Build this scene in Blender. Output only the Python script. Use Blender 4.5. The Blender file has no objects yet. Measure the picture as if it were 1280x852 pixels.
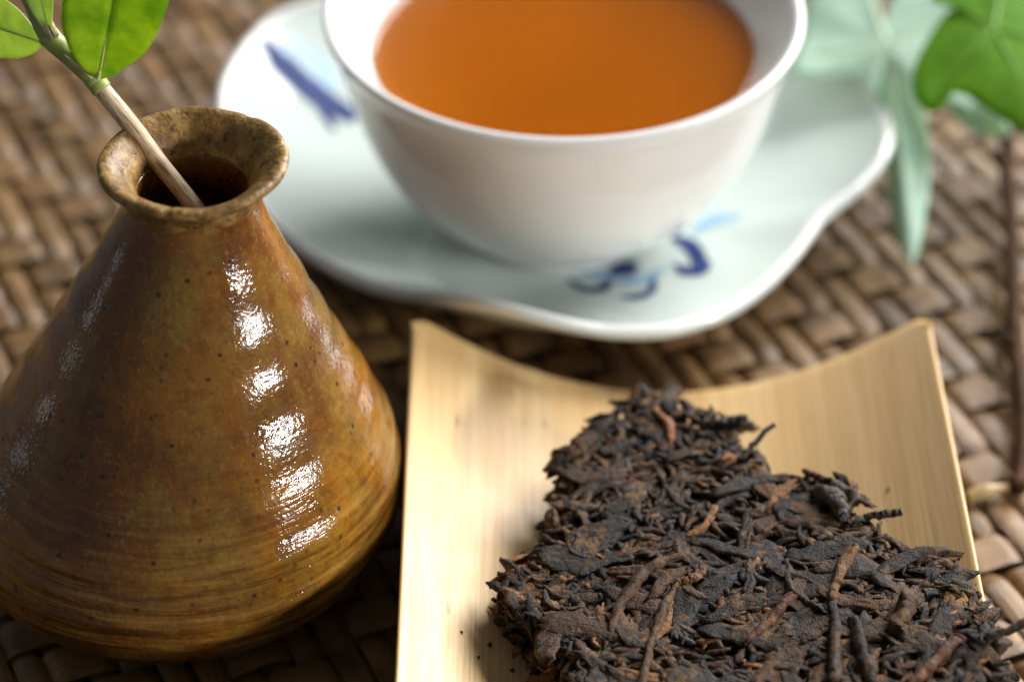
import bpy, bmesh, math, random
import numpy as np
from mathutils import noise as mnoise, Vector

# ------------------------------------------------------------------ camera, world, lamps
R = math.radians
sc = bpy.context.scene
col = sc.collection
CM = 0.01
PITCH, FPX, DIST = R(38), 3400.0, 0.45
CAM = np.array([0, -DIST*math.cos(PITCH), DIST*math.sin(PITCH)])
FW = np.array([0, math.cos(PITCH), -math.sin(PITCH)])
UP = np.array([0, math.sin(PITCH), math.cos(PITCH)])
RT = np.array([1.0, 0, 0])

cam_d = bpy.data.cameras.new('camera')
cam = bpy.data.objects.new('camera', cam_d)
col.objects.link(cam)
cam.location = CAM
cam.rotation_euler = (math.pi/2 - PITCH, 0, 0)
cam_d.sensor_width = 36
cam_d.lens = FPX/1280*36
cam_d.clip_start = 0.01
cam_d.clip_end = 50
cam_d.dof.use_dof = True
cam_d.dof.focus_distance = 0.372
cam_d.dof.aperture_fstop = 9.2
cam_d.dof.aperture_blades = 9
sc.camera = cam

w = bpy.data.worlds.new('World')
sc.world = w
w.use_nodes = True
w.node_tree.nodes['Background'].inputs[0].default_value = (0.88, 0.94, 1.0, 1)
w.node_tree.nodes['Background'].inputs[1].default_value = 0.12

def lamp(name, loc, target, sx, sy, power, color):
    d = bpy.data.lights.new(name, 'AREA')
    d.shape = 'RECTANGLE'
    d.size, d.size_y = sx, sy
    d.energy = power
    d.color = color
    o = bpy.data.objects.new(name, d)
    col.objects.link(o)
    o.location = loc
    v = Vector(target) - Vector(loc)
    o.rotation_euler = v.to_track_quat('-Z', 'Y').to_euler()
    return o

# the window behind and to the right of the table
lamp('window_light', (0.84, 0.94, 0.72), (0.02, 0.0, 0.02), 1.0, 0.85, 46.0, (1.0, 0.99, 0.975))
# three tall panes of a second window to the right
for k in range(3):
    a = R(-23 + (k-1)*7.6)
    lamp('side_window_light', (-0.04+0.85*math.cos(a), -0.055+0.85*math.sin(a), 0.23), (-0.03, -0.055, 0.05), 0.030, 0.05, 1.7, (1.0, 0.99, 0.975))
# pale window light from the left
lamp('left_window_light', (-0.85, 0.12, 0.10), (-0.05, -0.05, 0.05), 0.035, 0.18, 0.04, (0.85, 0.88, 1.0))

vs = sc.view_settings
vs.view_transform = 'Standard'
vs.look = 'None'
vs.exposure = 0.34
vs.gamma = 1
sc.cycles.use_denoising = True
sc.cycles.max_bounces = 12
sc.cycles.volume_bounces = 3
sc.cycles.transparent_max_bounces = 16
sc.cycles.sample_clamp_indirect = 6

rng = random.Random(7)

# ------------------------------------------------------------------ helpers (all lengths in centimetres)
def at(x, y, z=0.0):
    d = FW + RT*(x-640)/FPX + UP*(426-y)/FPX
    return (CAM + d*((z*CM-CAM[2])/d[2]))/CM

def at_y(x, y, wy):
    d = FW + RT*(x-640)/FPX + UP*(426-y)/FPX
    return (CAM + d*((wy*CM-CAM[1])/d[1]))/CM

ORG = {}
def empty(name, loc, label, cat, group=None):
    o = bpy.data.objects.new(name, None)
    col.objects.link(o)
    o.empty_display_size = 0.01
    o.location = [c*CM for c in loc]
    ORG[o.name] = np.array(loc, float)
    o['label'] = label
    o['category'] = cat
    if group: o['group'] = group
    return o

def mesh(name, verts, faces, mat, parent=None, origin=None, smooth=True, colors=None):
    V = np.array(verts, float)
    o0 = ORG[parent.name] if parent is not None else (np.array(origin, float) if origin is not None else np.zeros(3))
    me = bpy.data.meshes.new(name)
    me.from_pydata(((V-o0)*CM).tolist(), [], [tuple(int(i) for i in f) for f in faces])
    me.materials.append(mat)
    if smooth:
        me.polygons.foreach_set('use_smooth', [True]*len(me.polygons))
    if colors is not None:
        at_ = me.color_attributes.new('tint', 'FLOAT_COLOR', 'POINT')
        at_.data.foreach_set('color', np.array(colors, dtype=np.float32).ravel())
    me.update()
    o = bpy.data.objects.new(name, me)
    col.objects.link(o)
    if parent is not None:
        o.parent = parent
        ORG[o.name] = o0
    else:
        o.location = o0*CM
        ORG[o.name] = o0
    return o

def grid_faces(nu, nv, close_v=False, off=0):
    f = []
    for i in range(nu-1):
        for j in range(nv if close_v else nv-1):
            j2 = (j+1) % nv
            f.append((off+i*nv+j, off+i*nv+j2, off+(i+1)*nv+j2, off+(i+1)*nv+j))
    return f

def spline(pts, n):
    P = np.array(pts, float)
    m = len(P)
    out = []
    for k in range(n):
        t = k/(n-1)*(m-1)
        i = min(int(t), m-2)
        f = t-i
        p0, p1, p2, p3 = P[max(i-1, 0)], P[i], P[i+1], P[min(i+2, m-1)]
        out.append(0.5*((2*p1)+(-p0+p2)*f+(2*p0-5*p1+4*p2-p3)*f*f+(-p0+3*p1-3*p2+p3)*f**3))
    return np.array(out)

def lathe(prof, cx, cy, n, fn=None):
    """prof: rows of (radius, z). fn(r, z, a) may change the radius; returns verts, faces"""
    V = []
    for r, z in prof:
        for k in range(n):
            a = 2*math.pi*k/n
            x, y, zz = r*math.cos(a), r*math.sin(a), z
            if fn: x, y, zz = fn(r, z, a)
            V.append((cx+x, cy+y, zz))
    return V, [f[::-1] for f in grid_faces(len(prof), n, True)]

def tube(pts, radii, n=10, cap=True, wob=0.0, seed=0):
    P = np.array(pts, float)
    m = len(P)
    rr = np.interp(np.linspace(0, 1, m), np.linspace(0, 1, len(radii)), radii)
    V = []
    ref = np.array([0.31, 0.2, 0.93])
    for i in range(m):
        t = P[min(i+1, m-1)]-P[max(i-1, 0)]
        t = t/np.linalg.norm(t)
        u = np.cross(t, ref); u /= np.linalg.norm(u)
        v = np.cross(t, u)
        for k in range(n):
            a = 2*math.pi*k/n
            r = rr[i]
            if wob:
                r *= 1+wob*mnoise.noise(Vector((P[i][0]*4+seed, math.cos(a)*1.5+P[i][1]*4, math.sin(a)*1.5+P[i][2]*4)))
            V.append(P[i]+r*(u*math.cos(a)+v*math.sin(a)))
    F = grid_faces(m, n, True)
    if cap:
        F.append(tuple(range(n-1, -1, -1)))
        F.append(tuple(range((m-1)*n, m*n)))
    return V, F

# ------------------------------------------------------------------ materials
class Mat:
    def __init__(self, name):
        self.m = bpy.data.materials.new(name)
        self.m.use_nodes = True
        self.t = self.m.node_tree
        self.b = self.t.nodes['Principled BSDF']
        self.out = self.t.nodes['Material Output']
    def n(self, kind, **kw):
        nd = self.t.nodes.new(kind)
        for k, v in kw.items():
            setattr(nd, k, v)
        return nd
    def l(self, a, b): self.t.links.new(a, b)
    def coord(self, scale=(1, 1, 1), loc=(0, 0, 0), rot=(0, 0, 0), src='Object'):
        tc = self.n('ShaderNodeTexCoord')
        mp = self.n('ShaderNodeMapping')
        self.l(tc.outputs[src], mp.inputs[0])
        mp.inputs['Scale'].default_value = scale
        mp.inputs['Location'].default_value = loc
        mp.inputs['Rotation'].default_value = rot
        return mp.outputs[0]
    def noise(self, vec, scale, detail=4, rough=0.55, dist=0.0):
        nd = self.n('ShaderNodeTexNoise')
        self.l(vec, nd.inputs['Vector'])
        nd.inputs['Scale'].default_value = scale
        nd.inputs['Detail'].default_value = detail
        nd.inputs['Roughness'].default_value = rough
        nd.inputs['Distortion'].default_value = dist
        return nd.outputs['Fac']
    def ramp(self, fac, stops, interp='LINEAR'):
        nd = self.n('ShaderNodeValToRGB')
        self.l(fac, nd.inputs[0])
        cr = nd.color_ramp
        cr.interpolation = interp
        while len(cr.elements) < len(stops): cr.elements.new(0.5)
        for e, (p, c) in zip(cr.elements, stops):
            e.position = p
            e.color = (c, c, c, 1) if not hasattr(c, '__len__') else (*c, 1)
        return nd.outputs[0]
    def mix(self, fac, a, b, mode='MIX'):
        nd = self.n('ShaderNodeMix', data_type='RGBA', blend_type=mode)
        for sock, v in ((nd.inputs[0], fac), (nd.inputs[6], a), (nd.inputs[7], b)):
            if hasattr(v, 'is_output'): self.l(v, sock)
            elif hasattr(v, '__len__'): sock.default_value = (*v, 1)
            else: sock.default_value = v
        return nd.outputs[2]
    def math(self, op, a, b=0.0):
        nd = self.n('ShaderNodeMath', operation=op)
        for sock, v in ((nd.inputs[0], a), (nd.inputs[1], b)):
            if hasattr(v, 'is_output'): self.l(v, sock)
            else: sock.default_value = v
        return nd.outputs[0]
    def bump(self, h, dist, strength=1.0, prev=None):
        nd = self.n('ShaderNodeBump')
        nd.inputs['Strength'].default_value = strength
        nd.inputs['Distance'].default_value = dist
        self.l(h, nd.inputs['Height'])
        if prev is not None: self.l(prev, nd.inputs['Normal'])
        return nd.outputs[0]
    def set(self, **kw):
        for k, v in kw.items():
            s = self.b.inputs[k.replace('_', ' ')]
            if hasattr(v, 'is_output'): self.l(v, s)
            elif hasattr(v, '__len__') and len(v) == 3 and s.type == 'RGBA': s.default_value = (*v, 1)
            else: s.default_value = v
        return self.m

def mat_glaze():
    M = Mat('amber_glaze')
    c = M.coord()
    streak = M.coord(scale=(1, 1, 0.16))
    big = M.noise(c, 70, 5, 0.6)
    base = M.ramp(big, [(0.30, (0.058, 0.019, 0.005)), (0.44, (0.150, 0.050, 0.005)), (0.57, (0.28, 0.100, 0.006)), (0.72, (0.37, 0.155, 0.010))])
    base = M.mix(M.ramp(M.noise(M.coord(loc=(0.13, 0.02, 0.0)), 26, 3, 0.5), [(0.46, 0.0), (0.60, 0.5)]), base, (0.080, 0.030, 0.014))
    run = M.noise(streak, 95, 4, 0.6)
    base = M.mix(M.ramp(run, [(0.48, 0.0), (0.66, 0.75)]), base, (0.20, 0.120, 0.022))
    fine = M.noise(c, 520, 3, 0.6)
    base = M.mix(M.ramp(fine, [(0.36, 0.45), (0.52, 0.0)]), base, (0.105, 0.034, 0.006))
    grit = M.noise(c, 1150, 2, 0.6)
    base = M.mix(M.ramp(grit, [(0.56, 0.0), (0.68, 0.22)]), base, (0.40, 0.20, 0.035))
    sp = M.n('ShaderNodeTexVoronoi')
    sp.inputs['Scale'].default_value = 480
    M.l(c, sp.inputs['Vector'])
    msk = M.math('MULTIPLY', M.ramp(sp.outputs['Distance'], [(0.13, 1.0), (0.24, 0.0)]), M.ramp(M.noise(c, 190, 2), [(0.50, 0.0), (0.58, 0.9)]))
    base = M.mix(msk, base, (0.022, 0.012, 0.010))
    # rings left by the throwing, most marked towards the belly
    rings = M.noise(M.coord(scale=(0.09, 0.09, 1)), 900, 3, 0.6)
    sepz = M.n('ShaderNodeSeparateXYZ'); M.l(c, sepz.inputs[0])
    lowm = M.ramp(M.math('ADD', M.math('MULTIPLY', sepz.outputs[2], 14.0), M.math('MULTIPLY', M.noise(c, 60, 3), 0.25)), [(0.40, 1.0), (0.68, 0.06)])
    base = M.mix(M.math('MULTIPLY', M.ramp(rings, [(0.52, 0.0), (0.68, 0.5)]), lowm), base, (0.40, 0.21, 0.045))
    base = M.mix(M.math('MULTIPLY', M.ramp(rings, [(0.36, 0.7), (0.46, 0.0)]), lowm), base, (0.075, 0.025, 0.006))
    nb = M.bump(M.math('MULTIPLY', rings, lowm), 0.00045, 0.6)
    nb = M.bump(M.noise(c, 430, 3, 0.55), 0.00019, 0.5, nb)
    nb = M.bump(M.noise(c, 1500, 2, 0.5), 0.00012, 0.6, nb)
    return M.set(Base_Color=base, Roughness=M.ramp(M.noise(c, 160, 3), [(0.35, 0.07), (0.7, 0.18)]), Normal=nb, Specular_IOR_Level=0.5)

def mat_lip():
    M = Mat('worn_lip_glaze')
    c = M.coord()
    base = M.ramp(M.noise(c, 240, 5, 0.65), [(0.3, (0.09, 0.042, 0.012)), (0.46, (0.20, 0.105, 0.025)), (0.58, (0.31, 0.19, 0.06)), (0.75, (0.42, 0.31, 0.15))])
    base = M.mix(M.ramp(M.noise(c, 600, 3), [(0.33, 0.8), (0.45, 0.0)]), base, (0.05, 0.022, 0.010))
    nb = M.bump(M.noise(c, 420, 4, 0.6), 0.0006, 0.6)
    nb = M.bump(M.noise(c, 1800, 2, 0.5), 0.00015, 0.6, nb)
    return M.set(Base_Color=base, Roughness=0.46, Normal=nb, Specular_IOR_Level=0.35)

def mat_porcelain(name, tint, rough):
    M = Mat(name)
    c = M.coord()
    base = M.mix(M.ramp(M.noise(c, 60, 4), [(0.3, 0.0), (0.75, 0.35)]), tint, tuple(v*0.93 for v in tint))
    nb = M.bump(M.noise(c, 90, 2, 0.5), 0.0004, 0.10)
    return M.set(Base_Color=base, Roughness=rough, Normal=nb, Subsurface_Weight=0.12, Subsurface_Radius=(0.004, 0.004, 0.004), Subsurface_Scale=1.0)

def mat_plain(name, colr, rough=0.5, nscale=300, var=0.35, bump=0.0002, **kw):
    M = Mat(name)
    c = M.coord()
    base = M.mix(M.ramp(M.noise(c, nscale, 4), [(0.3, 0.0), (0.7, 1.0)]), tuple(v*(1-var) for v in colr), tuple(v*(1+var*0.6) for v in colr))
    nb = M.bump(M.noise(c, nscale*2.5, 3), bump, 0.6)
    return M.set(Base_Color=base, Roughness=rough, Normal=nb, **kw)

def mat_bamboo():
    M = Mat('bamboo_board')
    g = M.coord(scale=(1, 0.012, 0.25))
    c = M.coord()
    broad = M.noise(M.coord(scale=(1, 0.02, 0.2)), 120, 3, 0.6)
    base = M.ramp(broad, [(0.32, (0.66, 0.41, 0.165)), (0.5, (0.75, 0.49, 0.215)), (0.68, (0.80, 0.57, 0.285))])
    grain = M.noise(g, 2600, 4, 0.65, 0.15)
    base = M.mix(M.ramp(grain, [(0.40, 0.6), (0.52, 0.0)]), base, (0.56, 0.35, 0.14))
    base = M.mix(M.ramp(grain, [(0.56, 0.0), (0.70, 0.5)]), base, (0.82, 0.63, 0.36))
    flecks = M.noise(M.coord(scale=(1, 0.16, 1)), 900, 2, 0.5)
    base = M.mix(M.ramp(flecks, [(0.70, 0.0), (0.76, 0.7)]), base, (0.30, 0.15, 0.05))
    nb = M.bump(grain, 0.00012, 0.5)
    return M.set(Base_Color=base, Roughness=M.ramp(M.noise(c, 90, 3), [(0.3, 0.36), (0.7, 0.5)]), Normal=nb, Specular_IOR_Level=0.4)

def mat_strip():
    M = Mat('split_cane_strip')
    uv = M.n('ShaderNodeUVMap')
    mp = M.n('ShaderNodeMapping')
    M.l(uv.outputs[0], mp.inputs[0])
    mp.inputs['Scale'].default_value = (2.2, 42, 1)
    att = M.n('ShaderNodeAttribute', attribute_name='tint')
    rnd = M.n('ShaderNodeObjectInfo')
    addv = M.n('ShaderNodeVectorMath', operation='ADD')
    M.l(mp.outputs[0], addv.inputs[0]); 
    comb = M.n('ShaderNodeCombineXYZ')
    M.l(M.math('MULTIPLY', rnd.outputs['Random'], 97.0), comb.inputs[0])
    M.l(M.math('MULTIPLY', rnd.outputs['Random'], 31.0), comb.inputs[2])
    M.l(comb.outputs[0], addv.inputs[1])
    fibre = M.noise(addv.outputs[0], 1.0, 4, 0.6)
    mp2 = M.n('ShaderNodeMapping'); M.l(uv.outputs[0], mp2.inputs[0]); mp2.inputs['Scale'].default_value = (0.9, 1.5, 1)
    add2 = M.n('ShaderNodeVectorMath', operation='ADD'); M.l(mp2.outputs[0], add2.inputs[0]); M.l(comb.outputs[0], add2.inputs[1])
    patch = M.noise(add2.outputs[0], 1.0, 3, 0.6)
    base = M.mix(M.ramp(patch, [(0.30, 0.0), (0.66, 1.0)]), att.outputs['Color'], (0.30, 0.165, 0.055))
    base = M.mix(M.ramp(fibre, [(0.34, 0.75), (0.5, 0.0)]), base, (0.055, 0.032, 0.018))
    nb = M.bump(fibre, 0.00035, 0.7)
    return M.set(Base_Color=base, Roughness=M.ramp(patch, [(0.3, 0.30), (0.7, 0.46)]), Normal=nb, Specular_IOR_Level=0.5)

def mat_tea_leaf():
    M = Mat('pressed_tea_leaf')
    c = M.coord()
    att = M.n('ShaderNodeAttribute', attribute_name='tint')
    mott = M.noise(c, 420, 4, 0.65)
    base = M.mix(M.ramp(mott, [(0.35, 0.0), (0.70, 0.85)]), att.outputs['Color'], M.mix(1.0, att.outputs['Color'], (2.1, 1.7, 1.35), 'MULTIPLY'))
    dust = M.noise(c, 170, 3, 0.6)
    base = M.mix(M.math('MULTIPLY', M.ramp(dust, [(0.48, 0.0), (0.62, 0.85)]), M.ramp(M.noise(c, 800, 3, 0.6), [(0.42, 0.0), (0.6, 1.0)])), base, (0.15, 0.074, 0.024))
    # weave of the cloth the cake was pressed in
    sep = M.n('ShaderNodeSeparateXYZ')
    M.l(M.coord(rot=(0, 0, R(14))), sep.inputs[0])
    sx = M.math('SINE', M.math('MULTIPLY', sep.outputs[0], 15000.0))
    sy = M.math('SINE', M.math('MULTIPLY', sep.outputs[1], 12500.0))
    cloth = M.math('ADD', M.math('MULTIPLY', sx, 0.5), M.math('MULTIPLY', sy, 0.5))
    mask = M.ramp(M.noise(c, 110, 2), [(0.46, 0.0), (0.56, 1.0)])
    cloth = M.math('MULTIPLY', cloth, mask)
    nb = M.bump(M.noise(c, 700, 5, 0.7), 0.0009, 0.85)
    nb = M.bump(cloth, 0.00006, 0.36, nb)
    return M.set(Base_Color=base, Roughness=M.ramp(mott, [(0.3, 0.46), (0.7, 0.72)]), Normal=nb, Specular_IOR_Level=0.2)

def mat_leaf(name, c1, c2, trans=0.35, rough=0.4):
    M = Mat(name)
    c = M.coord()
    colr = M.mix(M.ramp(M.noise(c, 260, 4, 0.6), [(0.35, 0.0), (0.65, 1.0)]), c1, c2)
    nb = M.bump(M.noise(c, 900, 3), 0.00018, 0.5)
    M.set(Base_Color=colr, Roughness=rough, Normal=nb)
    tr = M.n('ShaderNodeBsdfTranslucent')
    M.l(M.mix(1.0, colr, (1.5, 1.35, 0.5), 'MULTIPLY'), tr.inputs[0])
    mx = M.n('ShaderNodeMixShader')
    mx.inputs[0].default_value = trans
    M.l(M.b.outputs[0], mx.inputs[1]); M.l(tr.outputs[0], mx.inputs[2])
    M.l(mx.outputs[0], M.out.inputs[0])
    return M.m

def mat_tea():
    M = Mat('brewed_tea')
    tr = M.n('ShaderNodeBsdfTransparent')
    gl = M.n('ShaderNodeBsdfGlossy'); gl.inputs['Roughness'].default_value = 0.02
    fr = M.n('ShaderNodeFresnel'); fr.inputs['IOR'].default_value = 1.28
    M.set(Base_Color=(0.66, 0.155, 0.0), Roughness=1.0, Specular_IOR_Level=0.0, Subsurface_Weight=0.4, Subsurface_Radius=(0.010, 0.004, 0.001), Subsurface_Scale=1.0)
    body = M.n('ShaderNodeMixShader'); body.inputs[0].default_value = 0.40
    M.l(tr.outputs[0], body.inputs[1]); M.l(M.b.outputs[0], body.inputs[2])
    mx = M.n('ShaderNodeMixShader')
    M.l(fr.outputs[0], mx.inputs[0]); M.l(body.outputs[0], mx.inputs[1]); M.l(gl.outputs[0], mx.inputs[2])
    M.l(mx.outputs[0], M.out.inputs['Surface'])
    ab = M.n('ShaderNodeVolumeAbsorption')
    ab.inputs['Color'].default_value = (0.98, 0.66, 0.0, 1)
    ab.inputs['Density'].default_value = 40
    M.l(ab.outputs[0], M.out.inputs['Volume'])
    return M.m

GLAZE, LIP = mat_glaze(), mat_lip()
CUP_WHITE = mat_porcelain('white_porcelain', (0.80, 0.81, 0.79), 0.09)
CELADON = mat_porcelain('pale_green_porcelain', (0.57, 0.635, 0.60), 0.10)
BLUE = mat_plain('cobalt_brushwork', (0.022, 0.042, 0.17), 0.5, 250, 0.5, Specular_IOR_Level=0.15)
BLUE_WASH = mat_plain('pale_cobalt_wash', (0.28, 0.45, 0.60), 0.2, 250, 0.2)
BAMBOO, STRIP, TEALEAF, TEA = mat_bamboo(), mat_strip(), mat_tea_leaf(), mat_tea()
TABLE = mat_plain('dark_table_wood', (0.035, 0.022, 0.014), 0.6, 120)
TAN = None

# ------------------------------------------------------------------ setting: table and woven mat
tb = mesh('table', [(-17, -15, -0.42), (17, -15, -0.42), (17, 23, -0.42), (-17, 23, -0.42),
                    (-17, -15, -2.4), (17, -15, -2.4), (17, 23, -2.4), (-17, 23, -2.4)],
          [(0, 1, 2, 3), (7, 6, 5, 4), (0, 4, 5, 1), (1, 5, 6, 2), (2, 6, 7, 3), (3, 7, 4, 0)], TABLE, smooth=False)
tb['kind'] = 'structure'
tb['label'] = 'dark table top hidden under the woven cane mat'

mat_root = empty('woven_mat', (0, 0, -0.4), 'brown twill-woven cane mat lying under everything on the table', 'mat')
mat_root['kind'] = 'structure'
UA, UB, ANG = 0.84, 0.47, R(24)
ex = np.array([math.cos(ANG), math.sin(ANG)]); ey = np.array([-math.sin(ANG), math.cos(ANG)])
X0, X1, Y0, Y1 = -15.5, 15.5, -13.5, 21.5
def clip(p, d):
    lo, hi = -99, 99
    for q, dd, a, b in ((p[0], d[0], X0, X1), (p[1], d[1], Y0, Y1)):
        t1, t2 = (a-q)/dd, (b-q)/dd
        lo, hi = max(lo, min(t1, t2)), min(hi, max(t1, t2))
    return lo, hi
def over(i, j):          # family A strip i passes above family B pair j
    return ((i+j) % 4) < 2
HGT = 0.10
def strip(family, idx, sub):
    if family == 0:
        d, nrm, c, wid, cross = ex, ey, idx*UA, UA*0.90, UB
    else:
        d, nrm, c, wid, cross = ey, ex, idx*UB, UB*0.92, UA
    lo, hi = clip(nrm*c, d)
    if hi-lo < 1.0: return
    wid *= rng.uniform(0.82, 1.03)
    seg = cross/5
    n = max(4, int((hi-lo)/seg))
    S = np.linspace(lo, hi, n)
    V, F, UVv = [], [], []
    ph = rng.uniform(0, 50)
    tint = rng.choice([(0.15, 0.070, 0.021), (0.085, 0.039, 0.013), (0.21, 0.105, 0.033), (0.045, 0.020, 0.008), (0.17, 0.09, 0.033)])
    k = rng.uniform(0.8, 1.2)
    nv = 6
    for s in S:
        u = s/cross
        j0 = math.floor(u); f = u-j0
        def hh(j):
            o = over(idx, j) if family == 0 else not over(j, idx)
            return HGT if o else -HGT
        g = min(1, max(0, (f-0.5)/0.62+0.5))
        g = g*g*(3-2*g)
        z = hh(j0)*(1-g)+hh(j0+1)*g + 0.012*mnoise.noise(Vector((s*1.3, ph, 0)))
        sway = 0.025*mnoise.noise(Vector((s*0.5, ph, 5)))
        for q in range(nv):
            t = q/(nv-1)*2-1
            crown = (0.055 if family == 0 else 0.06)*(1-abs(t)**2.4)
            p = d*s+nrm*(c+sway+t*wid/2)
            V.append((p[0], p[1], -0.17+z*0.9+crown))
            UVv.append((s, (t*0.5+0.5)*wid))
    F = grid_faces(n, nv)
    if family == 0: pass
    else: F = [f[::-1] for f in F]
    F = [f[::-1] for f in F]
    o = mesh('cane_strip', V, F, STRIP, mat_root, colors=[(*(c_*k for c_ in tint), 1)]*len(V))
    me = o.data
    uvl = me.uv_layers.new(name='UVMap')
    li = np.zeros(len(me.loops), dtype=np.int32); me.loops.foreach_get('vertex_index', li)
    uvl.data.foreach_set('uv', np.array(UVv, dtype=np.float32)[li].ravel())
for i in range(-34, 35): strip(0, i, 0)
for i in range(-52, 53): strip(1, i, 0)

# ------------------------------------------------------------------ bamboo tray
TXC, THW, TY1, TY0 = 2.47, 4.03, -1.72, -13.4
def tray_z(x):
    u = min(1.05, abs((x-TXC)/THW))
    return 0.36 + 1.62*u**2.0
def build_tray():
    nx, ny = 61, 40
    V, F = [], []
    rc = 0.32
    th = 0.36
    for side in (0, 1):
        for j in range(ny):
            v = j/(ny-1)
            for i in range(nx):
                u = i/(nx-1)*2-1
                x = TXC+u*THW
                yy = TY0+v*(TY1-TY0)
                # rounded far and near corners
                dx = max(0, abs(u)*THW-(THW-rc))
                cut = rc-math.sqrt(max(0, rc*rc-dx*dx))
                yy = min(TY1-cut, max(TY0+cut, yy))
                z = tray_z(x)
                sl = 2*1.62*u/THW
                nl = math.sqrt(1+sl*sl)
                if side == 1:
                    V.append((x, yy, z-th))
                else:
                    V.append((x, yy, z))
    F += grid_faces(ny, nx)
    N = nx*ny
    F += [f[::-1] for f in grid_faces(ny, nx, off=N)]
    F = [f[::-1] for f in F]
    loop = [i for i in range(nx)]+[j*nx+nx-1 for j in range(1, ny)]+[(ny-1)*nx+i for i in range(nx-2, -1, -1)]+[j*nx for j in range(ny-2, 0, -1)]
    for a, b in zip(loop, loop[1:]+loop[:1]):
        F.append((a, a+N, b+N, b))
    o = mesh('bamboo_tray', V, F, BAMBOO, origin=(TXC, (TY0+TY1)/2, 0.0), smooth=True)
    bm = bmesh.new(); bm.from_mesh(o.data); bmesh.ops.recalc_face_normals(bm, faces=bm.faces); bm.to_mesh(o.data); bm.free()
    bv = o.modifiers.new('edge', 'BEVEL'); bv.width = 0.0012; bv.segments = 3; bv.limit_method = 'ANGLE'; bv.angle_limit = R(50)
    o['label'] = 'pale bamboo tray with upturned sides holding the dark tea cake'
    o['category'] = 'tray'
build_tray()

# ------------------------------------------------------------------ saucer
SC = np.array([0.62, 3.75])
CUPC = np.array([0.84, 2.85])
rim_px = [(345, 8, 1.45), (300, 50, 1.45), (268, 110, 1.35), (285, 190, 1.25), (330, 270, 1.25), (400, 325, 1.3), (480, 360, 1.6), (550, 364, 2.05), (620, 371, 2.3),
          (690, 394, 2.0), (760, 411, 1.55), (840, 411, 1.35), (920, 385, 1.25), (985, 330, 1.35), (1030, 265, 1.5), (1085, 225, 1.6), (1117, 180, 1.5), (1112, 130, 1.3), (1090, 92, 1.2)]
ctl = []
for x, y, z in rim_px:
    p = at(x, y, z)[:2]-SC
    ctl.append((math.atan2(p[1], p[0]) % (2*math.pi), math.hypot(*p), z))
for deg, r, z in ((45, 6.15, 1.3), (62, 5.6, 1.55), (78, 5.5, 1.75), (95, 5.9, 1.4), (112, 6.3, 1.25)):
    ctl.append((R(deg), r, z))
ctl.sort()
ca = np.array([c[0] for c in ctl]); cr_ = np.array([c[1] for c in ctl]); cz = np.array([c[2] for c in ctl])
ca3 = np.r_[ca-2*math.pi, ca, ca+2*math.pi]
tabA = np.linspace(0, 2*math.pi, 720, endpoint=False)
def smooth_tab(v):
    t = np.interp(tabA, ca3, np.r_[v, v, v])
    k = np.exp(-(np.arange(-24, 25)/9.0)**2); k /= k.sum()
    return np.convolve(np.r_[t[-24:], t, t[:24]], k, 'valid')
TR, TZ = smooth_tab(cr_), smooth_tab(cz)
def tabv(T, a):
    q = (a % (2*math.pi))/(2*math.pi)*720
    i = int(q); f = q-i
    return T[i % 720]*(1-f)+T[(i+1) % 720]*f
def saucer_z(x, y):
    dx, dy = x-SC[0], y-SC[1]
    a = math.atan2(dy, dx)
    rho = min(1.0, math.hypot(dx, dy)/tabv(TR, a))
    e = max(0, (rho-0.46)/0.54)
    return 0.50+(tabv(TZ, a)-0.50)*(e**(1.35+0.9*max(0, tabv(TZ, a)-1.3)))*0.98
def on_saucer(px, py):
    z = 0.9
    for _ in range(12):
        p = at(px, py, z); z = 0.5*z+0.5*saucer_z(p[0], p[1])
    return at(px, py, z)
saucer = empty('saucer', (SC[0], SC[1], 0), 'pale green wavy-rimmed porcelain saucer with blue brushwork under the teacup', 'saucer')
def build_saucer():
    n, m = 180, 34
    V = []
    rows = []
    for k in range(m):
        rows.append((k/(m-1)*0.985+0.002, 0))
    for k, (rr, dz) in enumerate(((0.995, -0.02), (1.0, -0.08), (0.998, -0.15), (0.99, -0.21))):
        rows.append((rr, dz))
    for k in range(1, 16):
        rows.append((0.99-k/16*0.60, -0.22-0.05*math.sin(k/16*math.pi)))
    for rho, dz in rows:
        for q in range(n):
            a = 2*math.pi*q/n
            Rr = tabv(TR, a)*rho
            x, y = SC[0]+Rr*math.cos(a), SC[1]+Rr*math.sin(a)
            V.append((x, y, saucer_z(x, y)+dz))
    F = grid_faces(len(rows), n, True)
    F.append(tuple(range(n-1, -1, -1)))
    F.append(tuple(range((len(rows)-1)*n, len(rows)*n)))
    mesh('dish', V, F, CELADON, saucer)
    # thick white glaze along the lip
    pts = []
    for q in range(n):
        a = 2*math.pi*q/n
        Rr = tabv(TR, a)*0.978
        x, y = SC[0]+Rr*math.cos(a), SC[1]+Rr*math.sin(a)
        pts.append((x, y, saucer_z(x, y)-0.045, a))
    V = []
    for x, y, z, a in pts:
        for k in range(10):
            b = 2*math.pi*k/10
            V.append((x+0.115*math.cos(b)*math.cos(a), y+0.115*math.cos(b)*math.sin(a), z+0.105*math.sin(b)))
    F = grid_faces(n, 10, True)+[((n-1)*10+k, (n-1)*10+(k+1) % 10, (k+1) % 10, k) for k in range(10)]
    mesh('rim', V, [f[::-1] for f in F], CUP_WHITE, saucer)
    # foot ring under the dish
    prof = [(2.15, 0.42), (2.2, 0.05), (2.3, 0.0), (2.5, 0.0), (2.6, 0.05), (2.75, 0.42)]
    V, F = lathe(prof, SC[0], SC[1], 96)
    mesh('foot_ring', V, F, CELADON, saucer)
build_saucer()

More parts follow.
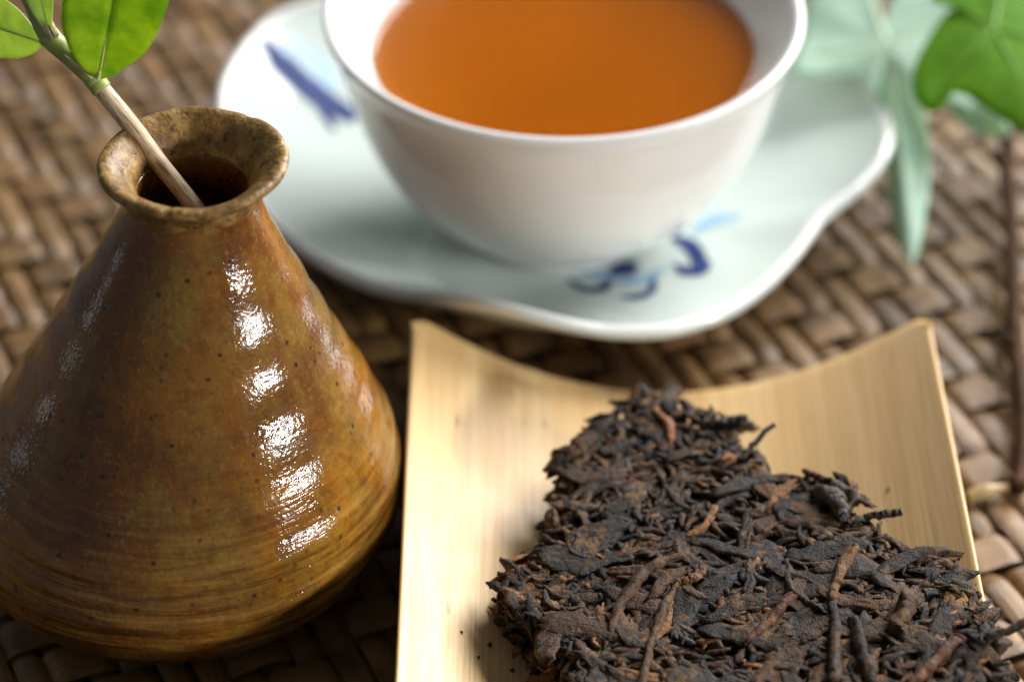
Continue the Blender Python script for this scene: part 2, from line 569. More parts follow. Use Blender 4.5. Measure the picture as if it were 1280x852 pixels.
def stroke(pxs, widths, mt, name='painted_stroke', lift=0.014):
    P = spline([on_saucer(x, y) for x, y in pxs], 22)
    Wd = np.interp(np.linspace(0, 1, 22), np.linspace(0, 1, len(widths)), widths)
    V = []
    nv = 5
    for i in range(22):
        t = P[min(i+1, 21)]-P[max(i-1, 0)]
        s = np.array([-t[1], t[0]]); s /= np.linalg.norm(s)
        jag = 1+0.25*mnoise.noise(Vector((i*0.5, pxs[0][0], 0)))
        for q in range(nv):
            o_ = (q/(nv-1)-0.5)*Wd[i]*jag
            x, y = P[i][0]+s[0]*o_, P[i][1]+s[1]*o_
            V.append((x, y, saucer_z(x, y)+lift))
    F = [f[::-1] for f in grid_faces(22, nv)]
    o = mesh(name, V, F, mt, saucer)
# brush marks in front of the cup
stroke([(712, 350), (732, 362), (752, 361), (762, 350)], [.06, .18, .26, .08], BLUE)
stroke([(762, 343), (780, 337), (797, 330)], [.10, .55, .12], BLUE)
stroke([(776, 371), (798, 371), (815, 362), (816, 346)], [.06, .26, .16, .05], BLUE)
stroke([(838, 296), (860, 305), (872, 322), (876, 340), (846, 341)], [.10, .30, .28, .28, .08], BLUE)
stroke([(842, 330), (858, 338), (876, 337)], [.05, .24, .10], BLUE)
stroke([(868, 290), (895, 275), (925, 271)], [.12, .50, .12], BLUE_WASH, lift=0.010)
stroke([(720, 340), (760, 345), (800, 350), (830, 335)], [.10, .35, .40, .10], BLUE_WASH, lift=0.010)
# brush marks on the far left lobe
stroke([(330, 48), (355, 82), (385, 110), (415, 132), (445, 150)], [.15, .55, .60, .55, .35], BLUE)
stroke([(340, 62), (375, 92), (400, 130), (418, 165)], [.10, .30, .25, .08], BLUE)
stroke([(352, 45), (385, 80), (420, 112)], [.15, .9, .2], BLUE_WASH, lift=0.010)

# ------------------------------------------------------------------ tea cup and tea
cup = empty('teacup', (CUPC[0], CUPC[1], 0.5), 'round white porcelain teacup standing on the wavy saucer', 'cup')
outer = spline([(1.62, 0.74), (1.99, 0.90), (2.46, 1.26), (2.86, 1.74), (3.20, 2.30), (3.45, 2.96), (3.63, 3.68), (3.76, 4.24), (3.88, 4.52)], 40)
lip = [(3.915, 4.58), (3.925, 4.63), (3.90, 4.67), (3.85, 4.685), (3.79, 4.665), (3.745, 4.62)]
inner = spline([(3.68, 4.52), (3.40, 4.20), (3.14, 3.84), (2.96, 3.3), (2.70, 2.5), (2.3, 1.8), (1.7, 1.3), (0.9, 1.08), (0.02, 1.04)], 40)
prof = [(0.02, 0.74)]+[tuple(p) for p in outer]+lip+[tuple(p) for p in inner]
V, F = lathe(prof, CUPC[0], CUPC[1], 144)
mesh('bowl', V, [f[::-1] for f in F][::-1] and F, CUP_WHITE, cup)
prof = [(1.45, 0.80), (1.47, 0.56), (1.52, 0.49), (1.64, 0.48), (1.70, 0.52), (1.76, 0.70), (1.86, 0.86)]
V, F = lathe(prof, CUPC[0], CUPC[1], 96)
mesh('foot_ring', V, F, CUP_WHITE, cup)

def build_tea():
    lvl = 3.84
    ri = np.interp(lvl, inner[::-1, 1], inner[::-1, 0])
    top = [(0.01, lvl)]+[(r, lvl+0.006*math.exp(-((r-2.55)/0.05)**2)) for r in np.r_[np.linspace(0.2, 2.35, 10), np.linspace(2.38, 2.70, 14), np.linspace(2.72, ri-0.32, 3)]]
    for k in range(1, 9):
        t = k/8
        top.append((ri-0.32+0.335*t, lvl+0.075*t**3.0))
    side = [(np.interp(z, inner[::-1, 1], inner[::-1, 0])+0.03, z) for z in np.linspace(lvl-0.02, 1.06, 30)]
    pr = [(r, z) for r, z in top]+[(r, z-0.02) for r, z in side]+[(0.01, 1.02)]
    V, F = lathe(pr, CUPC[0], CUPC[1], 128)
    F = [f[::-1] for f in F]
    n = 128
    F.append(tuple(range(n)))
    F.append(tuple(range((len(pr)-1)*n, len(pr)*n))[::-1])
    o = mesh('tea', V, F, TEA, origin=(CUPC[0], CUPC[1], 1.02))
    bm = bmesh.new(); bm.from_mesh(o.data); bmesh.ops.recalc_face_normals(bm, faces=bm.faces); bm.to_mesh(o.data); bm.free()
    o['label'] = 'clear amber brewed tea filling the white cup'
    o['category'] = 'tea'
build_tea()

# ------------------------------------------------------------------ stoneware vase
VX, VY, VTOP = -4.27, -5.22, 7.18
vase = empty('vase', (VX-0.73, VY, 0), 'brown glazed stoneware bud vase with narrow neck and wide belly', 'vase')
def vshear(z): return -0.73*(1-min(1, max(0, z/VTOP)))
def vfn(r, z, a):
    w_ = mnoise.noise(Vector((math.cos(a)*1.2, math.sin(a)*1.2, z*0.5)))
    rr = r*(1+0.008*w_)
    low = max(0, 1-abs(z-1.7)/2.6)
    rr += 0.012*low*math.sin(z*17+0.5*math.sin(a*2))+0.010*low*mnoise.noise(Vector((z*14, math.cos(a)*.5, math.sin(a)*.5)))
    # shallow rings climbing the shoulder
    rr += 0.013*math.sin(z*9.0+0.3*math.cos(a))*min(1, max(0, (6.2-z)/1.0))*min(1, max(0, (z-0.9)/1.2))
    return vshear(z)+rr*math.cos(a), rr*math.sin(a), z
vo = spline([(2.02, 0.0), (2.30, 0.07), (2.62, 0.32), (3.06, 0.80), (3.25, 1.45), (3.10, 2.16), (2.70, 2.97), (2.16, 3.96), (1.67, 4.93), (1.27, 5.70), (1.04, 6.20), (0.95, 6.50), (0.945, 6.72)], 150)
vi = spline([(0.74, 6.72), (0.74, 6.45), (0.85, 6.15), (1.08, 5.70), (1.5, 4.9), (2.0, 3.9), (2.5, 2.9), (2.8, 2.1), (2.8, 1.2), (2.4, 0.5), (0.02, 0.35)], 60)
prof = [(0.02, 0.0)]+[tuple(p) for p in vo]+[tuple(p) for p in vi]
V, F = lathe(prof, VX, VY, 160, vfn)
mesh('body', V, F, GLAZE, vase)
def lipfn(r, z, a):
    c_, s_ = math.cos(a), math.sin(a)
    chip = max(0, mnoise.noise(Vector((c_*6+3, s_*6, 1.5)))-0.34)*0.14*max(0, (z-6.95)/0.25)
    rr = r*(1+0.018*mnoise.noise(Vector((c_*2, s_*2, z*2))))-chip*0.4
    zz = z+0.035*mnoise.noise(Vector((c_*1.4, s_*1.4, 9)))*max(0, (z-6.7)/0.5)-chip
    return vshear(z)+rr*c_, rr*s_, zz
lo = spline([(0.935, 6.60), (0.955, 6.74), (1.03, 6.88), (1.15, 6.99), (1.25, 7.05), (1.285, 7.11), (1.27, 7.17), (1.20, 7.195), (1.10, 7.16), (0.97, 7.06), (0.84, 6.90), (0.765, 6.74), (0.745, 6.60)], 44)
V, F = lathe([tuple(p) for p in lo], VX, VY, 160, lipfn)
mesh('rim', V, F, LIP, vase)

# ------------------------------------------------------------------ leafy sprig in the vase
def mat_stem():
    M = Mat('dry_stem')
    d = Vector((-0.62, 0.28, 0.74)).normalized()
    r1 = M.coord(rot=tuple(d.rotation_difference(Vector((0, 0, 1))).to_euler()))
    mp = M.n('ShaderNodeMapping'); M.l(r1, mp.inputs[0]); mp.inputs['Scale'].default_value = (1, 1, 0.02)
    fib = M.noise(mp.outputs[0], 2600, 3, 0.6)
    base = M.ramp(fib, [(0.36, (0.22, 0.13, 0.07)), (0.47, (0.56, 0.40, 0.25)), (0.68, (0.68, 0.53, 0.36))])
    base = M.mix(M.ramp(M.noise(M.coord(), 260, 4), [(0.5, 0.0), (0.75, 0.5)]), base, (0.36, 0.24, 0.12))
    return M.set(Base_Color=base, Roughness=0.5, Normal=M.bump(fib, 0.0002, 0.6))
STEM_TAN = mat_stem()
STEM_GREEN = mat_plain('green_stem', (0.30, 0.34, 0.09), 0.42, 350, 0.35, 0.0002)
SHEATH = mat_plain('dry_sheath', (0.46, 0.36, 0.20), 0.55, 700, 0.45, 0.0003)
LEAF_G = mat_leaf('fresh_green_leaf', (0.19, 0.34, 0.012), (0.33, 0.47, 0.03), 0.55, 0.5)
LEAF_P = mat_leaf('pale_leaf', (0.34, 0.48, 0.22), (0.44, 0.58, 0.30), 0.5, 0.5)
VEIN = mat_plain('leaf_vein', (0.55, 0.64, 0.20), 0.5, 400, 0.15)

def sp(px, py):
    # depth of the sprig along its length: inside the neck, over the far-left lip, then away and up
    t = (255-py)/265
    return at_y(px, py, -5.0+1.45*t)
base_p = sp(246, 262)
tip_in = base_p+(base_p-sp(180, 178))*1.6
sprig = empty('sprig', tuple(tip_in), 'green leafy sprig on a tan stem leaning in the brown vase', 'sprig')
P = spline([tip_in, base_p, sp(200, 205), sp(160, 152), sp(124, 108)], 30)
V, F = tube(P, [0.125, 0.125, 0.13, 0.125], 14, wob=0.03)
mesh('stem', V, F, STEM_TAN, sprig)
P = spline([sp(126, 111), sp(112, 92), sp(85, 68), sp(62, 46), sp(40, 8), sp(22, -30)], 26)
V, F = tube(P, [0.140, 0.152, 0.142, 0.15, 0.10, 0.07], 14, wob=0.06)
mesh('green_shoot', V, F, STEM_GREEN, sprig)
for (x, y, r0) in ((125, 109, 0.148), (118, 99, 0.158), (62, 47, 0.158)):
    a, b = sp(x+3, y+4), sp(x-3, y-4)
    V, F = tube(spline([a, (a+b)/2, b], 6), [r0*.92, r0, r0*.92], 14)
    mesh('node', V, F, STEM_GREEN, sprig)
# dry papery sheath fibres along the shoot
for (p0, p1, k) in (((118, 97), (76, 62), 6), ((64, 50), (22, -20), 7)):
    for q in range(k):
        th_ = rng.uniform(-.5, 1.3)
        off = 0.15*(math.cos(th_)*np.array([0.15, -0.82, 0.55])+math.sin(th_)*np.array([0.80, 0.1, 0.42]))
        e = rng.uniform(.75, 1.0)
        a, b = sp(*p0), sp(*p1)
        m_ = a*.5+b*.5+off*1.12
        V, F = tube(spline([a+off*.98, m_, a*(1-e)+b*e+off*rng.uniform(1.0, 1.3)], 9), [.022, .036, .028, .006], 6)
        mesh('sheath_fibre', V, F, SHEATH, sprig)

def leaf(outline, base, tip, mt, parent, bow=0.0, thick=0.025, side_veins=0, vein_mat=None, vein_r=0.02, name='leaf'):
    """outline: closed list of 3-D points; base/tip: ends of the midrib. Rings shrink towards the midrib."""
    O = spline(list(outline)+[outline[0]], len(outline)*6+1)[:-1]
    B, T = np.array(base), np.array(tip)
    ax = T-B; L2 = ax@ax
    n = len(O)
    V, rings = [], 7
    nrm = np.cross(ax, O[n//4]-B); nrm /= np.linalg.norm(nrm)
    for k in range(rings):
        s = 1-k/(rings-1)
        for p in O:
            t = min(1, max(0, (p-B)@ax/L2))
            q = B+ax*t
            v = q+(p-q)*s
            v = v+nrm*(bow*(s**1.5)*np.linalg.norm(p-q)+0.03*mnoise.noise(Vector(v*1.3)))
            V.append(v)
    F = grid_faces(rings, n, True)
    o = mesh(name, V, F, mt, parent)
    bm = bmesh.new(); bm.from_mesh(o.data); bmesh.ops.remove_doubles(bm, verts=bm.verts, dist=1e-6); bmesh.ops.recalc_face_normals(bm, faces=bm.faces); bm.to_mesh(o.data); bm.free()
    sm = o.modifiers.new('thick', 'SOLIDIFY'); sm.thickness = thick*CM; sm.offset = 0
    if vein_mat:
        V, F = tube(spline([B, B+ax*.5, B+ax*.97], 12), [vein_r*1.6, vein_r, vein_r*.3], 6)
        mesh('midrib', V, F, vein_mat, o)
    return o

def off(p, dy): return lambda x, y: at_y(x, y, p[1]+dy)
a0 = sp(122, 97)
def L1(x, y): return at_y(x, y, a0[1]-0.10-0.35*(97-y)/170)
leaf([L1(*p) for p in ((123, 100), (104, 84), (88, 58), (78, 20), (84, -25), (110, -70), (160, -110), (205, -70), (214, -25), (203, 22), (182, 60), (150, 88), (131, 97))],
     L1(123, 100), L1(160, -108), LEAF_G, sprig, bow=0.16, vein_mat=VEIN, vein_r=0.013)
V, F = tube(spline([sp(116, 106), L1(121, 103), L1(125, 88)], 8), [.07, .05, .02], 8)
mesh('petiole', V, F, VEIN, sprig)
b0 = sp(60, 48)
def L2f(x, y): return at_y(x, y, b0[1]+0.25+0.012*(60-x))
leaf([L2f(*p) for p in ((58, 54), (36, 70), (5, 74), (-40, 66), (-90, 40), (-120, 0), (-70, -20), (-20, -8), (15, 10), (40, 34))],
     L2f(58, 54), L2f(-118, 0), LEAF_P, sprig, bow=-0.10, vein_mat=VEIN, vein_r=0.012)
def L3(x, y): return at_y(x, y, b0[1]-0.05)
leaf([L3(*p) for p in ((64, 50), (50, 30), (34, 0), (24, -40), (30, -90), (60, -60), (68, -20), (66, 10))],
     L3(64, 50), L3(30, -88), LEAF_P, sprig, bow=0.25, vein_mat=VEIN, vein_r=0.01)

# ------------------------------------------------------------------ trailing ivy on the right
IVY_G = mat_leaf('ivy_green', (0.14, 0.36, 0.002), (0.20, 0.44, 0.004), 0.62, 0.7)
IVY_P = mat_leaf('ivy_pale', (0.42, 0.60, 0.51), (0.50, 0.68, 0.58), 0.3, 0.45)
IVY_ST = mat_plain('ivy_stem', (0.060, 0.028, 0.012), 0.75, 350, 0.6, 0.0003, Specular_IOR_Level=0.1)
iv0 = at(1274, 612, 0.15)
ivy = empty('ivy', tuple(iv0), 'trailing ivy with green and pale leaves lying beside the saucer', 'ivy')
def iv(x, y, z): return at(x, y, z)
P = spline([iv(1273, 612, .12), iv(1279, 520, .16), iv(1269, 420, .2), iv(1265, 300, .3), iv(1259, 200, .5), iv(1262, 130, .9), iv(1268, 40, 1.6), iv(1262, -60, 1.8)], 40)
V, F = tube(P, [.13, .13, .14, .15, .16, .16, .13], 12, wob=0.25)
mesh('stem', V, F, IVY_ST, ivy)
for (x, y, z, x2, y2, r_) in ((1264, 432, .2, 1252, 415, .09), (1256, 205, .5, 1238, 190, .12), (1276, 600, .15, 1266, 604, .11), (1262, 335, .25, 1270, 322, .08)):
    a, b = iv(x, y, z), iv(x2, y2, z+.1)
    V, F = tube(spline([a, (a+b)/2, b], 7), [r_, r_*1.1, r_*.4], 9, wob=.3)
    mesh('node', V, F, IVY_ST, ivy)
V, F = tube(spline([iv(1272, 606, .12), iv(1240, 612, .10), iv(1208, 622, .08)], 12), [.05, .06, .13, .10], 9, wob=.3)
mesh('bud', V, F, mat_plain('ivy_bud', (0.36, 0.24, 0.09), .45, 300, .3), ivy)
def ivleaf(pts, c, mt, bow, veins=()):
    O = [iv(*p) for p in pts]
    C0 = iv(*c)
    Os = spline(O+[O[0]], len(O)*5+1)[:-1]
    n = len(Os); V = []
    for k in range(8):
        s = 1-k/8
        for p in Os:
            q = C0+(p-C0)*s
            q = q+np.array([0, 0, bow*(1-s*s)+0.05*mnoise.noise(Vector(q*0.9))])
            V.append(q)
    F = grid_faces(8, n, True)
    F.append(tuple(range(7*n, 8*n)))
    o = mesh('leaf', V, F, mt, ivy)
    bm = bmesh.new(); bm.from_mesh(o.data); bmesh.ops.recalc_face_normals(bm, faces=bm.faces); bm.to_mesh(o.data); bm.free()
    sm = o.modifiers.new('thick', 'SOLIDIFY'); sm.thickness = 0.0003; sm.offset = 0
    for v in veins:
        e = iv(*v)
        c2 = C0+np.array([0, 0, bow+.02]); e2 = e+np.array([0, 0, .03])
        V, F = tube(spline([c2, c2*.55+e2*.45+np.array([0, 0, bow*.35]), e2], 10), [.030, .020, .006], 6)
        mesh('vein', V, F, IVY_V if mt is IVY_P else IVY_GV, o)
IVY_GV = mat_plain('ivy_green_vein', (0.13, 0.33, 0.008), 0.5, 300, 0.15)
IVY_V = mat_plain('ivy_vein', (0.46, 0.55, 0.32), 0.5, 300, 0.15)
# large pale leaf hanging over the back of the saucer, its long lobe down on the mat
ivleaf([(1104, 34, 1.92), (1094, 2, 2.0), (1080, -45, 2.1), (1030, -45, 2.0), (1008, -5, 1.85), (1000, 40, 1.65), (990, 92, 1.62), (1030, 96, 1.62), (1070, 94, 1.62), (1088, 104, 1.6), (1100, 150, 1.15), (1106, 205, 0.75), (1112, 265, 0.45), (1124, 305, 0.3), (1140, 332, 0.2),
         (1154, 285, 0.4), (1162, 220, 0.8), (1158, 150, 1.4), (1150, 110, 1.7), (1154, 78, 1.85), (1180, 48, 2.0), (1196, 8, 2.2), (1150, -14, 2.1), (1118, -4, 2.0)],
       (1108, 62, 1.85), IVY_P, 0.04, ((1140, 300, .4), (1010, 70, 1.65), (1080, -25, 2.1), (1180, 18, 2.15)))
# small pale leaf lobe lower down under the green leaf
ivleaf([(1180, 120, 1.1), (1200, 112, 1.15), (1225, 118, 1.2), (1248, 140, 1.2), (1262, 165, 1.1), (1240, 172, .9), (1215, 165, .85), (1195, 150, .9)], (1220, 142, 1.05), IVY_P, 0.05)
# bright green leaf raised above the others
ivleaf([(1184, 14, 3.05), (1162, 46, 3.0), (1143, 85, 2.9), (1142, 118, 2.8), (1160, 140, 2.7), (1178, 134, 2.8), (1186, 116, 2.9), (1206, 116, 2.9), (1232, 134, 2.8), (1262, 152, 2.7), (1310, 172, 2.6), (1360, 130, 2.8),
         (1350, 50, 3.1), (1330, -40, 3.3), (1260, -70, 3.4), (1200, -40, 3.2), (1164, -6, 3.1), (1178, 4, 3.1), (1194, 11, 3.1)], (1240, 50, 3.15), IVY_G, 0.18, ((1165, 122, 2.78), (1300, 150, 2.7), (1262, -50, 3.35), (1340, 60, 3.1)))
V, F = tube(spline([iv(1262, 120, 1.0), iv(1252, 85, 2.0), iv(1240, 50, 3.1)], 12), [.07, .06, .05], 8)
mesh('petiole', V, F, IVY_ST, ivy)
V, F = tube(spline([iv(1264, 60, 1.5), iv(1190, 30, 1.7), iv(1108, 55, 1.9)], 14), [.06, .05, .05], 8)
mesh('petiole', V, F, IVY_ST, ivy)
V, F = tube(spline([iv(1259, 200, .5), iv(1250, 175, .8), iv(1225, 146, 1.05)], 10), [.06, .05, .04], 8)
mesh('petiole', V, F, IVY_ST, ivy)

# ------------------------------------------------------------------ broken piece of pressed tea
def top_plane(x, y): return 2.02+0.07*(x-3.0)-0.015*(y+6)
def at_top(px, py, dz=0.0):
    z = 2.0
    for _ in range(5):
        p = at(px, py, z); z = top_plane(p[0], p[1])+dz
    return at(px, py, z)
poly_px = [(800, 484), (832, 490), (858, 500), (890, 517), (922, 524), (905, 545), (932, 560), (958, 572), (955, 600), (985, 604), (1012, 592), (1050, 604), (1068, 620), (1066, 642), (1092, 655),
           (1120, 676), (1172, 690), (1180, 712), (1212, 738), (1224, 766), (1240, 796), (1238, 830), (1262, 900), (1235, 960), (1000, 985), (800, 950), (738, 900), (722, 850), (706, 812), (668, 772), (632, 742), (626, 704), (655, 690),
           (690, 668), (706, 640), (704, 612), (712, 592), (700, 578), (722, 552), (748, 520), (772, 508), (786, 490)]
POLY = np.array([at_top(*p)[:2] for p in poly_px])
CEN = POLY.mean(0)
def in_poly(x, y):
    c = False
    n = len(POLY)
    j = n-1
    for i in range(n):
        xi, yi = POLY[i]; xj, yj = POLY[j]
        if (yi > y) != (yj > y) and x < (xj-xi)*(y-yi)/(yj-yi)+xi: c = not c
        j = i
    return c
A_, B_ = POLY, np.roll(POLY, -1, axis=0)
def edge_dist(x, y):
    p = np.array([x, y]); d = B_-A_
    t = np.clip(((p-A_)*d).sum(1)/(d*d).sum(1), 0, 1)
    q = A_+d*t[:, None]
    return math.sqrt((((q-p)**2).sum(1)).min())
def sgn_dist(x, y):
    d = edge_dist(x, y)
    return d if in_poly(x, y) else -d
def core_z(x, y):
    d = sgn_dist(x, y)+0.09*mnoise.noise(Vector((x*3, y*3, 4)))
    t = min(1, max(0, (d+0.02)/0.34)); t = 1-(1-t)**2.2
    h = top_plane(x, y)-0.13+0.10*mnoise.noise(Vector((x*1.6, y*1.6, 0)))+0.06*mnoise.noise(Vector((x*6, y*6, 2)))
    floor_ = tray_z(x)-0.1
    return floor_+(h-floor_)*t, d

cake = empty('tea_cake', (CEN[0], CEN[1], tray_z(CEN[0])), 'broken dark chunk of pressed tea leaves lying on the bamboo tray', 'tea cake')
PAL = [((0.008, 0.006, 0.005), 26), ((0.017, 0.0105, 0.007), 28), ((0.021, 0.019, 0.018), 16), ((0.034, 0.018, 0.009), 20), ((0.062, 0.030, 0.012), 11), ((0.15, 0.074, 0.026), 6)]
def tint():
    c = rng.choices([p[0] for p in PAL], [p[1] for p in PAL])[0]
    k = rng.uniform(0.8, 1.25)
    return (c[0]*k, c[1]*k, c[2]*k, 1)
def build_core():
    x0, y0 = POLY.min(0)-0.15; x1, y1 = POLY.max(0)+0.15
    st = 0.07
    nx, ny = int((x1-x0)/st)+1, int((y1-y0)/st)+1
    idx = {}
    V, F, Cc = [], [], []
    for j in range(ny):
        for i in range(nx):
            x, y = x0+i*st, y0+j*st
            z, d = core_z(x, y)
            if d > -0.08:
                idx[i, j] = len(V); V.append((x, y, z)); Cc.append((0.018, 0.013, 0.011, 1))
    for j in range(ny-1):
        for i in range(nx-1):
            q = [(i, j), (i+1, j), (i+1, j+1), (i, j+1)]
            if all(k in idx for k in q): F.append([idx[k] for k in q])
    mesh('pressed_core', V, F, TEALEAF, cake, colors=Cc)
build_core()

def piece(cx, cy, zc, ang, L, W, T, curve, pitch, roll, seed, nu=12, nv=10, press=True, twist=0.0):
    V = []
    ca_, sa_ = math.cos(ang), math.sin(ang)
    for i in range(nu):
        s = i/(nu-1)*2-1
        wv = (1-abs(s)**5*0.55)*(1+0.55*mnoise.noise(Vector((s*2.6, seed, 1))))
        if i in (0, nu-1): wv *= 0.55
        lx = s*L/2
        ly = curve*L*(s*s-0.33)+0.05*L*mnoise.noise(Vector((s*2, seed, 7)))
        tw = roll+twist*s
        for q in range(nv):
            b = 2*math.pi*q/nv
            rad = 1+0.34*mnoise.noise(Vector((math.cos(b)*1.6+seed, math.sin(b)*1.6, s*1.6)))+0.22*mnoise.noise(Vector((math.cos(b)*3.6+seed, math.sin(b)*3.6, s*L*5)))
            ee = 1+0.10*math.sin(b*3+seed) if i in (0, nu-1) else 1
            oy, oz = math.cos(b)*W/2*wv*rad, math.sin(b)*T/2*wv**.5*rad
            # lengthwise fold
            oz += 0.22*T*math.cos(oy/W*11+seed+s*2)*wv
            oy, oz = oy*math.cos(tw)-oz*math.sin(tw), oy*math.sin(tw)+oz*math.cos(tw)
            x_, y_ = lx*ee, ly+oy
            X, Y = cx+x_*ca_-y_*sa_, cy+x_*sa_+y_*ca_
            Z = zc+oz+pitch*lx-0.5*T*(abs(s)**4)*0.6
            if press:
                tp = top_plane(X, Y)+0.05*mnoise.noise(Vector((X*1.2, Y*1.2, 0)))
                dz = Z-tp-0.015
                if dz > 0: Z = tp+0.015+dz*0.36
            V.append((X, Y, Z))
    F = grid_faces(nu, nv, True)
    F.append(tuple(range(nv-1, -1, -1))); F.append(tuple(range((nu-1)*nv, nu*nv)))
    return V, F

x0, y0 = POLY.min(0); x1, y1 = POLY.max(0)
def rand_in(margin):
    while True:
        x, y = rng.uniform(x0, x1), rng.uniform(y0, y1)
        if y > -10.6 and sgn_dist(x, y) > margin: return x, y
def main_dir(x, y):
    return rng.gauss(0.25, 0.55) if rng.random() < 0.6 else rng.uniform(0, math.pi)
count = 0
# large leaves pressed into the top face
for k in range(180):
    x, y = rand_in(0.12)
    L = rng.uniform(0.6, 1.45); W = L*rng.uniform(0.15, 0.42)
    z = top_plane(x, y)+rng.uniform(-0.13, 0.03)
    V, F = piece(x, y, z, main_dir(x, y), L, W, rng.uniform(0.09, 0.18), rng.uniform(-.22, .22), rng.gauss(0, .07), rng.gauss(0, .22), k*1.7, nu=16, nv=14, twist=rng.gauss(0, .35))
    t_ = tint()
    mesh('tea_leaf', V, F, TEALEAF, cake, colors=[t_]*len(V))
# leaves breaking out along the edge and down the sides
seglen = np.hypot(*(B_-A_).T); cum = np.r_[0, np.cumsum(seglen)]
def on_edge():
    s = rng.uniform(0, cum[-1]); i = min(len(POLY)-1, int(np.searchsorted(cum, s)-1)); f = (s-cum[i])/seglen[i]
    p = A_[i]+(B_[i]-A_[i])*f; d = (B_[i]-A_[i])/seglen[i]
    return p, d
k = 0
while k < 95:
    p, d = on_edge()
    if p[1] < -10.4: continue
    nrm = np.array([-d[1], d[0]])
    if in_poly(*(p+nrm*0.05)): nrm = -nrm
    dep = rng.random()**1.5
    q = p+nrm*rng.uniform(-0.22, 0.04)
    L = rng.uniform(0.4, 0.95); W = L*rng.uniform(0.2, 0.42)
    a_ = math.atan2(nrm[1], nrm[0])+rng.gauss(0, .5) if rng.random() < .45 else math.atan2(d[1], d[0])+rng.gauss(0, .4)
    ht = top_plane(*q)-tray_z(q[0])
    V, F = piece(q[0], q[1], top_plane(*q)-0.05-dep*max(.1, ht-.15), a_, L, W, rng.uniform(0.08, 0.18), rng.uniform(-.3, .3), rng.gauss(-.05, .25), rng.gauss(0, .5), 300+k*1.3, nu=14, nv=12, twist=rng.gauss(0, .8))
    t_ = tint()
    mesh('tea_leaf', V, F, TEALEAF, cake, colors=[t_]*len(V))
    k += 1
# twigs and single leaves picked out of the photograph
def twig(pts, r, tintc, name='tea_stem', flat=1.0, wob=.6):
    P = spline([at_top(x, y, dz*0.7) for x, y, dz in pts], 26)
    P = P+np.array([[0.05*mnoise.noise(Vector((i*.45, pts[0][0], j_))) for j_ in range(3)] for i in range(26)])
    V, F = tube(P, [v*0.80 for v in r], 11, wob=wob, seed=rng.uniform(0, 90))
    mesh(name, V, F, TEALEAF, cake, colors=[(*tintc, 1)]*len(V))
RED, BRN, DRK, PAL_ = (0.060, 0.024, 0.013), (0.042, 0.024, 0.014), (0.017, 0.013, 0.011), (0.085, 0.047, 0.024)
twig([(930, 806, .02), (962, 775, .07), (994, 742, .06)], [.05, .085, .09], RED)
twig([(1135, 858, .05), (1168, 826, .10), (1200, 796, .12)], [.09, .10, .11], RED)
twig([(800, 862, .02), (815, 800, .05), (830, 760, .06), (848, 726, .05)], [.085, .08, .075, .06], BRN)
twig([(848, 728, .05), (868, 722, .05), (882, 708, .04)], [.07, .10, .05], PAL_)
twig([(762, 800, .0), (772, 765, .05), (790, 735, .06), (818, 706, .05), (855, 694, .03)], [.05, .09, .11, .10, .05], BRN)
twig([(1040, 752, .03), (1044, 730, .06), (1056, 702, .07), (1070, 684, .06)], [.06, .09, .12, .09], PAL_)
twig([(1040, 750, .02), (1044, 790, .05), (1042, 850, .05)], [.06, .11, .12], DRK)
twig([(984, 700, .02), (988, 735, .05), (1010, 752, .05), (1034, 766, .03)], [.05, .075, .06, .05], DRK)
twig([(1066, 770, .03), (1078, 810, .06), (1090, 855, .05)], [.08, .13, .12], DRK)
twig([(1120, 790, .05), (1135, 750, .08), (1145, 735, .05)], [.14, .18, .06], BRN)
twig([(925, 575, .03), (945, 552, .16), (967, 530, .30)], [.06, .05, .045], DRK)
twig([(1080, 646, -.05), (1100, 643, .02), (1126, 640, .06)], [.06, .06, .065], DRK)
twig([(1004, 588, .05), (1022, 596, .08), (1050, 604, .03)], [.04, .06, .05], BRN)
twig([(1215, 800, .1), (1245, 793, .22), (1290, 774, .38)], [.09, .07, .065], DRK)
twig([(818, 512, .05), (834, 530, .08), (838, 556, .02)], [.06, .10, .05], (0.15, 0.066, 0.030))
twig([(690, 583, -.02), (720, 562, .05), (760, 528, .02)], [.04, .16, .15], DRK)
twig([(694, 606, -.1), (720, 598, -.02), (750, 590, -.05)], [.03, .09, .08], DRK)
twig([(880, 530, .02), (905, 528, .06), (930, 522, .08)], [.07, .10, .07], DRK)
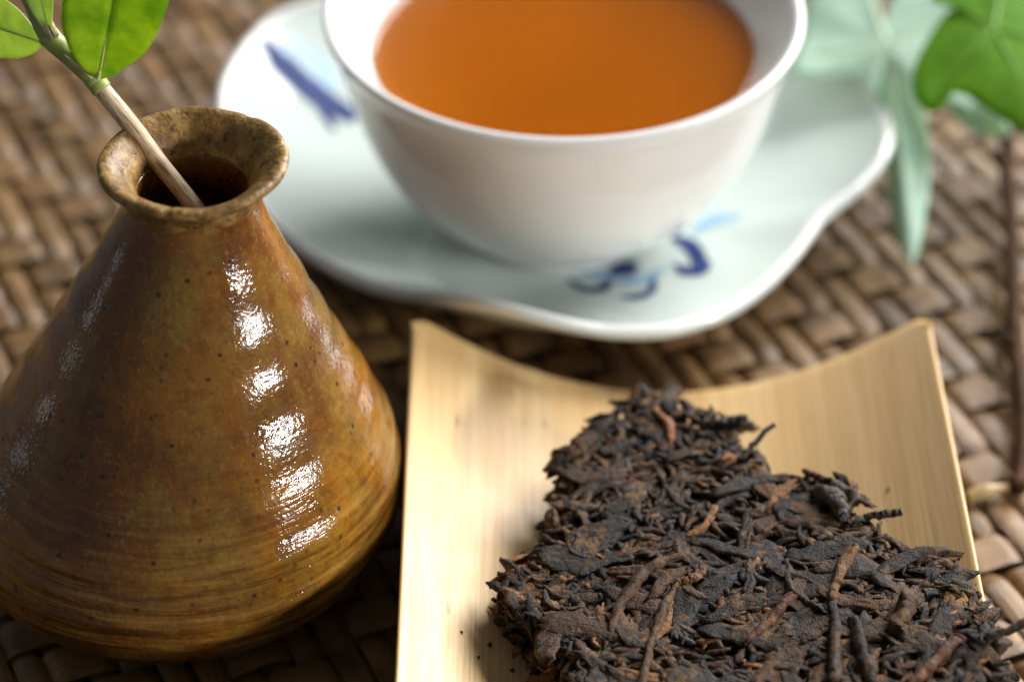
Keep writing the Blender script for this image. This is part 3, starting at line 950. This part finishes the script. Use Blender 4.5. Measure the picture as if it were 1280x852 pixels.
twig([(1020, 612, .05), (1045, 625, .14), (1054, 650, .05)], [.10, .20, .07], (0.055, 0.054, 0.056))
twig([(1040, 604, .02), (1062, 618, .12), (1072, 606, .20)], [.10, .10, .02], (0.045, 0.042, 0.042))

# crumbs and slivers that fill the gaps between the leaves
def build_frag():
    V, F, Cc = [], [], []
    for k in range(2500):
        if k < 1850:
            x, y = rand_in(0.03)
            z = top_plane(x, y)+rng.uniform(-0.12, 0.015)
            a_, pit = rng.uniform(0, math.pi), rng.gauss(0, .15)
        else:
            p, d = on_edge()
            nrm = np.array([-d[1], d[0]])
            if in_poly(*(p+nrm*0.05)): nrm = -nrm
            q = p+nrm*rng.uniform(-0.16, 0.05); x, y = q
            if y < -10.4: continue
            z = tray_z(x)+rng.random()**.7*(top_plane(x, y)-tray_z(x))
            a_, pit = rng.uniform(0, math.pi), rng.gauss(0, .5)
        L = rng.uniform(0.16, 0.6); W = L*rng.uniform(.16, .36)
        v, f = piece(x, y, z, a_, L, W, rng.uniform(.05, .12), rng.uniform(-.3, .3), pit, rng.gauss(0, .5), k*.77, nu=6, nv=6)
        o_ = len(V)
        V += v; F += [tuple(i+o_ for i in g) for g in f]
        Cc += [tint()]*len(v)
    o = mesh('leaf_fragments', V, F, TEALEAF, cake, colors=Cc)
    o['kind'] = 'stuff'
build_frag()
# dust dropped on the tray
def build_crumbs():
    for (px, py, r_) in ((612, 806, .035), (598, 822, .022), (640, 838, .03), (577, 790, .018), (665, 842, .03), (622, 770, .02), (1110, 612, .02)):
        x, y, z = at(px, py, 0.9)
        for _ in range(6):
            p = at(px, py, tray_z(x)); x, y = p[0], p[1]
        z = tray_z(x)
        V, F = piece(x, y, z+.015, rng.uniform(0, 3), r_*3, r_*1.8, r_*1.5, .2, 0, 0, px, nu=6, nv=6, press=False)
        o = mesh('tea_crumb', [v for v in V], F, TEALEAF, origin=(x, y, z), colors=[(0.05, 0.026, 0.014, 1)]*len(V))
        o['label'] = 'tiny dark tea crumb on the bamboo tray'
        o['category'] = 'crumb'
        o['group'] = 'tea crumbs on the tray'
build_crumbs()
